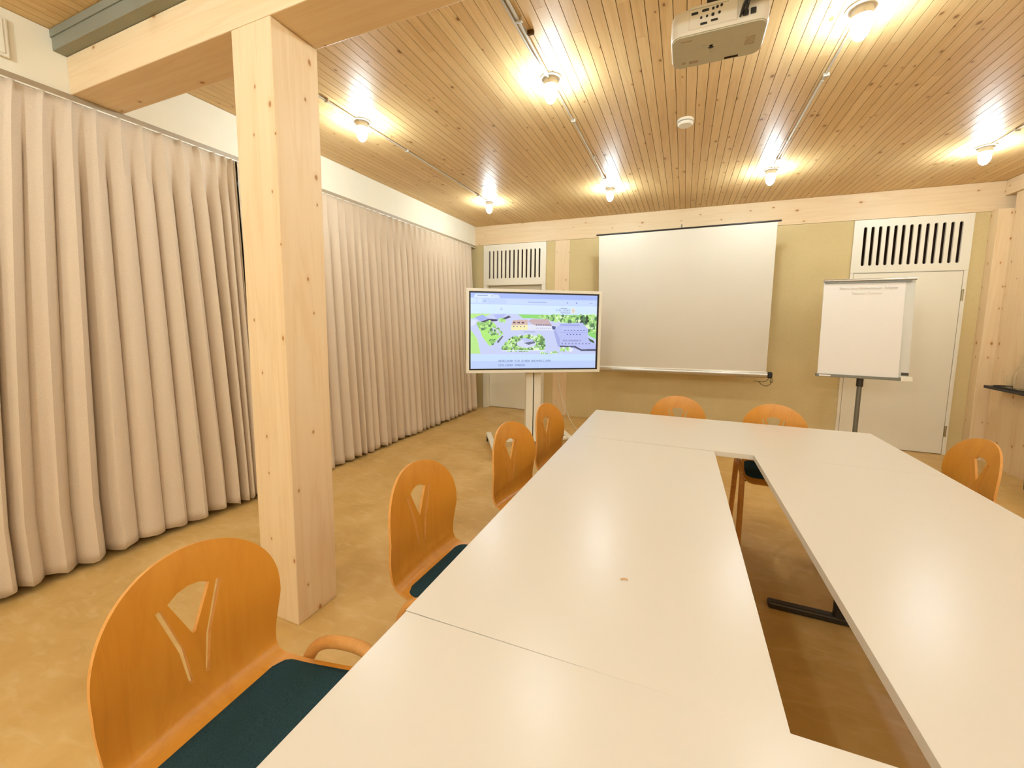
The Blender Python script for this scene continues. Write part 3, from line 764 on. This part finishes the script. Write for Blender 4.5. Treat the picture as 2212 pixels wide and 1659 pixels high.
# white mains cable from the television to the floor and a coil of it
bm = bmesh.new()
tube(bm, smooth_path([(-1.30, 4.28, 1.0), (-1.33, 4.45, 0.72), (-1.30, 4.62, 0.40), (-1.22, 4.78, 0.12), (-1.12, 4.86, 0.006), (-1.02, 4.80, 0.006), (-0.95, 4.62, 0.006), (-1.02, 4.55, 0.006), (-1.1, 4.66, 0.006), (-1.0, 4.82, 0.006), (-0.86, 4.9, 0.006), (-0.74, 4.8, 0.006), (-0.80, 4.6, 0.006), (-0.98, 4.66, 0.006), (-0.92, 4.95, 0.006), (-0.9, 5.3, 0.006), (-1.05, 5.6, 0.006)]), 0.0045, 8)
o = put('power_cable', bm, M_cable_w, None, smooth=True)
tag(o, 'thin white cable dropping from the television and coiled on the floor', 'cable')

# ================================================================== flipchart
t = thing('flipchart', (1.65, 4.92, 0), R(-4.5), 'white flipchart on a grey column in front of the right-hand door', 'flipchart')
tilt = 0.09
def fp(u, z, off=0.0):   # board plane leaning back a little; local -y faces the camera
    return Vector((u, (z-0.93)*tilt-off, z))
def slab(u0, u1, za, zb_, o0, o1):
    bm = bmesh.new(); v = [bm.verts.new(fp(u, z, o)) for u in (u0, u1) for o in (o1, o0) for z in (za, zb_)]
    for q in ((0, 1, 3, 2), (4, 6, 7, 5), (0, 4, 5, 1), (2, 3, 7, 6), (0, 2, 6, 4), (1, 5, 7, 3)): bm.faces.new([v[i] for i in q])
    return bm
BW = 0.352
put('board', slab(-BW, BW, 0.915, 1.845, 0.0, 0.012), M_board_white, t, bevel=0.002)
bm = bmesh.new(); tube(bm, [fp(-BW-0.002, 1.852, 0.012), fp(BW+0.006, 1.852, 0.012)], 0.014, 12); 
put('clamp_rail', bm, M_alu, t, smooth=True)
put('clamp_strip', slab(-BW+0.005, BW-0.03, 1.822, 1.840, 0.018, 0.024), M_post, t)
# sheet of paper hanging over the board, lower edge curling a little forward
bm = bmesh.new(); rows = []
for j in range(13):
    z = 1.835-(1.835-0.908)*j/12; rows.append([bm.verts.new(fp(-BW+0.002+(BW*2-0.072)*i/10 - 0.008*(j/12)*1.0, z, 0.0155+0.006*(j/12)**2+0.0008*math.sin(i*0.6+j*0.2))) for i in range(11)])
for a, b_ in zip(rows, rows[1:]):
    for i in range(10): bm.faces.new((a[i], a[i+1], b_[i+1], b_[i]))
pa = put('paper_sheet', bm, M_paper, t, smooth=True)
# faint handwriting: two lines near the top
bm = bmesh.new(); rh = random.Random(5)
def scribble(u0, u1, z, h, words):
    u = u0; w = (u1-u0)/sum(words)
    for n in words:
        P = []; L = n*w*0.86; m_ = max(3, int(n*2))
        for i in range(m_*2):
            P.append(fp(u+L*i/(m_*2-1), z+(h*(0.5+0.5*rh.random()) if i % 2 else -h*0.25*rh.random()), 0.0195))
        if n > 3: P[1] = fp(u+L*0.03, z+h*1.6, 0.0195)
        tube(bm, smooth_path(P, 5), 0.0011, 6); u += n*w
scribble(-0.22, 0.24, 1.765, 0.014, [4, 3, 9, 5])
scribble(-0.12, 0.13, 1.715, 0.014, [4, 4])
put('handwriting', bm, M_ink, pa)
bm = slab(-BW-0.02, BW-0.065, 0.885, 0.912, 0.0, 0.045)
put('pen_tray', bm, M_post, t, bevel=0.003)
put('tray_end', slab(BW-0.065, BW+0.02, 0.882, 0.925, 0.0, 0.048), M_white, t, bevel=0.004)
put('tray_clip', slab(BW-0.058, BW-0.004, 0.935, 0.962, 0.012, 0.022), M_leg, t, bevel=0.003)
put('paper_label', slab(-BW+0.005, -BW+0.10, 0.890, 0.905, 0.045, 0.047), M_paper, t)
bm = bmesh.new(); tube(bm, [(0.0, 0.015, 0.05), (0.0, 0.015, 0.884)], 0.020, 20); put('column', bm, M_post, t, smooth=True)
bm = bmesh.new(); tube(bm, [(0.0, 0.015, 0.80), (0.0, 0.015, 0.883)], 0.028, 20); put('collar', bm, M_leg, t, smooth=True)
put('back_plate', slab(-0.06, 0.06, 0.95, 1.25, -0.02, -0.0005), M_leg, t)
for k in range(5):
    a = R(72*k+18)
    bm = bmesh.new(); tube(bm, [(0, 0.015, 0.065), (0.28*math.cos(a), 0.015+0.28*math.sin(a), 0.04)], lambda q: 0.018-0.006*q, 10)
    f_ = put('foot', bm, M_post, t, smooth=True)
    bm = bmesh.new(); bmesh.ops.create_uvsphere(bm, u_segments=14, v_segments=8, radius=0.02, matrix=Matrix.Translation((0.28*math.cos(a), 0.015+0.28*math.sin(a), 0.0205)))
    put('caster', bm, M_dark, f_, smooth=True)

# ================================================================== tables
def table(pts, label, legs):
    cx = sum(p[0] for p in pts)/4; cy = sum(p[1] for p in pts)/4
    t = thing('conference_table', (cx, cy, 0), 0, label, 'table', 'cream tables joined into one ring')
    q = [(x-cx, y-cy) for x, y in pts]
    put('tabletop', prism(bmesh.new(), q, 0.7145, 0.74), M_table, t, bevel=0.0006)
    for (lx, ly, ax) in legs:
        lx -= cx; ly -= cy
        bm = bmesh.new(); tube(bm, [(lx, ly, 0.03), (lx, ly, 0.69)], 0.025, 20)
        l_ = put('leg', bm, M_leg, t, smooth=True)
        dx, dy = (0.29, 0.022) if ax == 'x' else (0.022, 0.29)
        put('leg_foot', Box(lx-dx, lx+dx, ly-dy, ly+dy, 0.0005, 0.034), M_leg, l_, bevel=0.008)
        put('leg_bracket', Box(lx-dx*0.85, lx+dx*0.85, ly-dy*0.85, ly+dy*0.85, 0.688, 0.7143), M_leg, l_, bevel=0.003)
    return t
table([(-0.556, 0.6915), (0.194, 0.7085), (0.180, 2.257), (-0.5745, 2.240)], 'cream table along the left side of the ring, beside the dark slot', [(-0.18, 1.0, 'x'), (-0.19, 2.0, 'x')])
table([(-0.5745, 2.2415), (1.120, 2.302), (1.100, 3.050), (-0.585, 2.986)], 'cream table across the far end of the ring', [(-0.28, 2.62, 'y'), (0.873, 2.66, 'y')])
table([(0.393, 0.722), (1.152, 0.742), (1.120, 2.3005), (0.3625, 2.2735)], 'cream table along the right side of the ring, beside the dark slot', [(0.762, 1.05, 'x'), (0.748, 2.205, 'x')])
table([(-0.549, -0.06), (1.165, -0.02), (1.152, 0.738), (-0.553, 0.688)], 'cream table nearest the camera, at the bottom of the photo', [(-0.33, 0.31, 'y'), (0.92, 0.34, 'y')])
bm = bmesh.new(); tube(bm, smooth_path([(-0.009, -0.004, 0.0016), (0.0, 0.001, 0.0024), (0.008, 0.0, 0.0016)], 5), 0.0016, 8)
o = put('crumb', bm, M_crumb, None, smooth=True, loc=(-0.109, 1.001, 0.7403)); tag(o, 'tiny brown crumb on the left cream table', 'crumb')

# ================================================================== chairs
def shell_profile(s):
    """s: arc length from the back's top edge; returns (y, z, ny, nz) of the sitter's side"""
    return None
KN = smooth_path([(-0.248, 0, 0.864), (-0.236, 0, 0.80), (-0.225, 0, 0.70), (-0.218, 0, 0.60), (-0.211, 0, 0.53), (-0.202, 0, 0.498), (-0.176, 0, 0.478), (-0.10, 0, 0.473), (0.0, 0, 0.476), (0.10, 0, 0.480), (0.165, 0, 0.474), (0.205, 0, 0.452)], 8)
KL = [0.0]
for a, b_ in zip(KN, KN[1:]): KL.append(KL[-1]+(b_-a).length)
SL = KL[-1]
def prof(s):
    s = max(0, min(SL-1e-6, s))
    for i in range(len(KL)-1):
        if KL[i+1] >= s: break
    f = (s-KL[i])/(KL[i+1]-KL[i]); p = KN[i].lerp(KN[i+1], f)
    def tg(j):
        return (KN[min(j+1, len(KN)-1)]-KN[max(j-1, 0)]).normalized()
    d = tg(i).lerp(tg(i+1), f).normalized()
    return p, d
def half_width(s):
    h = 0.197
    if s < 0.20:                       # arched top
        k = 1-s/0.20; return h*math.sqrt(max(0, 1-k**2.25))
    if s < 0.40: return h-0.016*(0.5-0.5*math.cos(math.pi*(s-0.20)/0.20))
    if s < SL-0.05: return 0.181+0.030*min(1, (s-0.40)/0.26)
    k = (s-(SL-0.05))/0.05; return 0.211-0.05*(1-math.sqrt(max(0, 1-k*k)))
def make_chair():
    t = thing('chair', (0, 0, 0), 0, 'x', 'chair', 'beech chairs with a forked cutout around the tables')
    right = []; N = 64
    ss = [0.20*(1-math.cos(math.pi/2*i/22)) for i in range(22)]+[0.20+(SL-0.20-0.05)*i/26 for i in range(26)]+[SL-0.05+0.05*math.sin(math.pi/2*i/6) for i in range(7)]
    out = [(half_width(s), -s) for s in ss if s > 0]
    outline = [(0.0, 0.0)]+[(a, b) for a, b in out]
    outline += [(-a, b) for a, b in reversed(out)]
    def zs(z):  # arc length at a given height on the backrest
        for i in range(len(KN)-1):
            if KN[i].z >= z > KN[i+1].z: return KL[i]+(KL[i+1]-KL[i])*(KN[i].z-z)/(KN[i].z-KN[i+1].z)
        return 0
    def H(u, z): return (u, -zs(z))
    w = 0.0055
    holes = []
    for s in (-1, 1):
        L = [H(s*(0.064-w), 0.757), H(s*(0.064+w), 0.755), H(s*(0.029+w), 0.638), H(s*(0.0165+w), 0.552), H(s*(0.0165-w*0.6), 0.550), H(s*(0.029-w), 0.637)]
        holes.append(L if s > 0 else L[::-1])
    holes.append([H(-0.044, 0.759), H(-0.023, 0.772), H(0.0, 0.776), H(0.023, 0.772), H(0.044, 0.759), H(0.0035, 0.662), H(-0.0035, 0.662)])
    st = []
    i = 0; s = 0.03
    while s < SL-0.01:
        hw_ = half_width(s)-0.012; u = -0.18
        while u <= 0.181:
            if abs(u) < hw_ and not any(inside((u, -s), h) for h in holes): st.append((u, -s))
            u += 0.03
        s += 0.016 if 0.36 < s < 0.56 else 0.03
    pts, tr = cut_sheet(outline, holes, st)
    def fmap(u, w_):
        p, d = prof(-w_); s = -w_
        n = Vector((0, -d.z, d.x)); n = Vector((0, -d.z, d.x)) if False else Vector((0, -d.z, d.x))
        # sitter's side normal: +y on the back, +z on the seat
        n = Vector((0, -d.z, d.x))
        k = 0.038*max(0, 1-max(0, s-0.22)/0.2) if s > 0.22 else 0.038
        q = (u/0.200)**2
        return Vector((u, p.x, p.z))+n*(k*q - 0.008*min(1, k/0.02)), n
    bm = bmesh.new(); thick_sheet(bm, pts, tr, fmap, 0.010, 0, 1)
    put('seat_shell', bm, [M_beech, M_beech_edge], t, smooth=True)
    # wool seat pad
    bm = bmesh.new(); sA = None
    for i in range(len(KN)-1):
        if KN[i].x < -0.160 <= KN[i+1].x and KN[i].z < 0.5: sA = KL[i]
    sB = SL-0.04; rows = []; nr = 26; nc = 20
    for j in range(nr+1):
        s = sA+(sB-sA)*j/nr; e = min(s-sA, sB-s); hw_ = 0.170+0.028*min(1, (s-sA)/0.24)
        rr = 0.035
        if e < rr: hw_ -= rr-math.sqrt(max(0, rr*rr-(rr-e)**2))
        p, d = prof(s); n = Vector((0, -d.z, d.x)); row = []
        for i in range(nc+1):
            u = hw_*(2*i/nc-1); edge = min(1, min(hw_-abs(u), e)/0.012)
            h = 0.0065*math.sqrt(max(0, 1-(1-edge)**2))
            row.append(bm.verts.new(Vector((u, p.x, p.z))+n*(h+0.0005)))
        rows.append(row)
    for a, b in zip(rows, rows[1:]):
        for i in range(nc): bm.faces.new((a[i], a[i+1], b[i+1], b[i]))
    put('seat_pad', bm, M_cushion, t, smooth=True)
    # bent wood side frames
    for s in (-1, 1):
        X_ = s*0.212
        P = smooth_path([(X_*1.06, -0.225, 0.004), (X_*1.05, -0.180, 0.20), (X_*1.04, -0.146, 0.37), (X_*1.04, -0.132, 0.43), (X_*1.05, -0.095, 0.485), (X_*1.06, -0.035, 0.512), (X_*1.06, 0.045, 0.521), (X_*1.05, 0.092, 0.508), (X_, 0.112, 0.466), (X_, 0.118, 0.40), (X_, 0.126, 0.20), (X_, 0.132, 0.004)], 7)
        bm = bmesh.new(); tube(bm, P, 0.0165, 16)
        sf = put('side_frame', bm, M_beech_edge, t, smooth=True)
        for y_ in (-0.225, 0.132):
            put('glide', lathe(bmesh.new(), [(0, 0.0), (0.013, 0.0), (0.015, 0.006), (0.015, 0.010), (0, 0.010)], 14, (X_*(1.06 if y_ < 0 else 1.0), y_, 0.0003)), M_dark, sf, smooth=True)
    for y_, z_ in ((-0.136, 0.430), (0.112, 0.436)):
        bm = bmesh.new(); tube(bm, [(-0.210, y_, z_), (0.210, y_, z_)], 0.011, 10)
        put('seat_rail', bm, M_leg, t, smooth=True)
    return t
ch0 = make_chair(); first = True
for (x, y, rz, lb) in (
        (-0.803, 0.530, -87, 'beech chair nearest the camera, at the bottom left of the photo'),
        (-0.668, 1.200, -92, 'beech chair second from the camera on the left side, right of the post foot'),
        (-0.600, 1.868, -101, 'beech chair third from the camera on the left side of the tables'),
        (-0.580, 2.430, -99, 'beech chair farthest along the left side, just in front of the television column'),
        (-0.010, 2.925, 180, 'left beech chair of the two behind the far table'),
        (0.597, 2.880, 180, 'right beech chair of the two behind the far table'),
        (1.125, 2.585, 90, 'pale-topped beech chair on the right side of the tables, nearer the corner door'),
        (1.20, 1.80, 90, 'beech chair on the right side of the tables, cut off by the photo edge')):
    t = ch0 if first else copy_tree(ch0); first = False
    t.location = (x, y, 0); t.rotation_euler = (0, 0, R(rz)); t['label'] = lb

# ================================================================== shelf on the right wall, tray, glasses, bag
t = thing('wall_shelf', (XR, 4.8, 0.80), 0, 'black shelf fixed to the pine wall at the right edge', 'shelf')
put('shelf_board', Box(-0.160, -0.0005, -0.9, 0.63, 0.0, 0.028), M_dark, t, bevel=0.004)
for y_ in (-0.6, 0.0): put('bracket', Box(-0.11, -0.0005, y_-0.01, y_+0.01, -0.07, -0.0005), M_dark, t, bevel=0.003)
t = thing('serving_tray', (2.892, 5.03, 0.8285), 0, 'black tray lying on the black wall shelf', 'tray')
bm = prism(bmesh.new(), rrect(0.14, 0.62, 0.03), 0.0005, 0.006); put('tray_base', bm, M_dark, t)
bm = bmesh.new(); P = rrect(0.14, 0.62, 0.03); tube(bm, [(x_, y_, 0.010) for x_, y_ in P+[P[0]]], 0.005, 8, cap=False)
put('tray_rim', bm, M_dark, t, smooth=True)
def glass(name, x, y, prof, label, cat):
    o = put(name, lathe(bmesh.new(), prof, 32), M_glass, None, smooth=True, loc=(x, y, 0.8355)); return tag(o, label, cat)
glass('glass_carafe', 2.895, 5.10, [(0, 0.0), (0.045, 0.0), (0.050, 0.01), (0.052, 0.10), (0.045, 0.16), (0.026, 0.23), (0.024, 0.28), (0.032, 0.32), (0.030, 0.32), (0.022, 0.28), (0.024, 0.23), (0.043, 0.16), (0.049, 0.10), (0.047, 0.012), (0, 0.008)], 'clear glass carafe on the black tray at the right edge', 'carafe')
glass('drinking_glass', 2.885, 5.235, [(0, 0.0), (0.026, 0.0), (0.033, 0.11), (0.031, 0.11), (0.024, 0.006), (0, 0.006)], 'clear drinking glass left of the carafe on the tray', 'glass')
t = thing('bag', (2.83, 4.52, 0), 0, 'dark teal bag on the floor against the right wall, at the photo edge', 'bag')
bm = bmesh.new(); rings = []
for z_, w_, d_ in ((0.001, 0.20, 0.24), (0.05, 0.25, 0.30), (0.16, 0.26, 0.31), (0.26, 0.21, 0.27), (0.31, 0.12, 0.20), (0.325, 0.06, 0.12)):
    rings.append([bm.verts.new((x_, y_, z_)) for x_, y_ in rrect(w_, d_, min(w_, d_)*0.42, 5)])
for a, b_ in zip(rings, rings[1:]):
    for i in range(len(a)): bm.faces.new((a[i], a[(i+1) % len(a)], b_[(i+1) % len(a)], b_[i]))
bm.faces.new(rings[0][::-1]); bm.faces.new(rings[-1])
put('bag_body', bm, M_bag, t, smooth=True)
bm = bmesh.new(); tube(bm, smooth_path([(0, -0.06, 0.315), (0, -0.04, 0.37), (0, 0.04, 0.37), (0, 0.06, 0.315)]), 0.007, 8)
put('bag_handle', bm, M_bag, t, smooth=True)
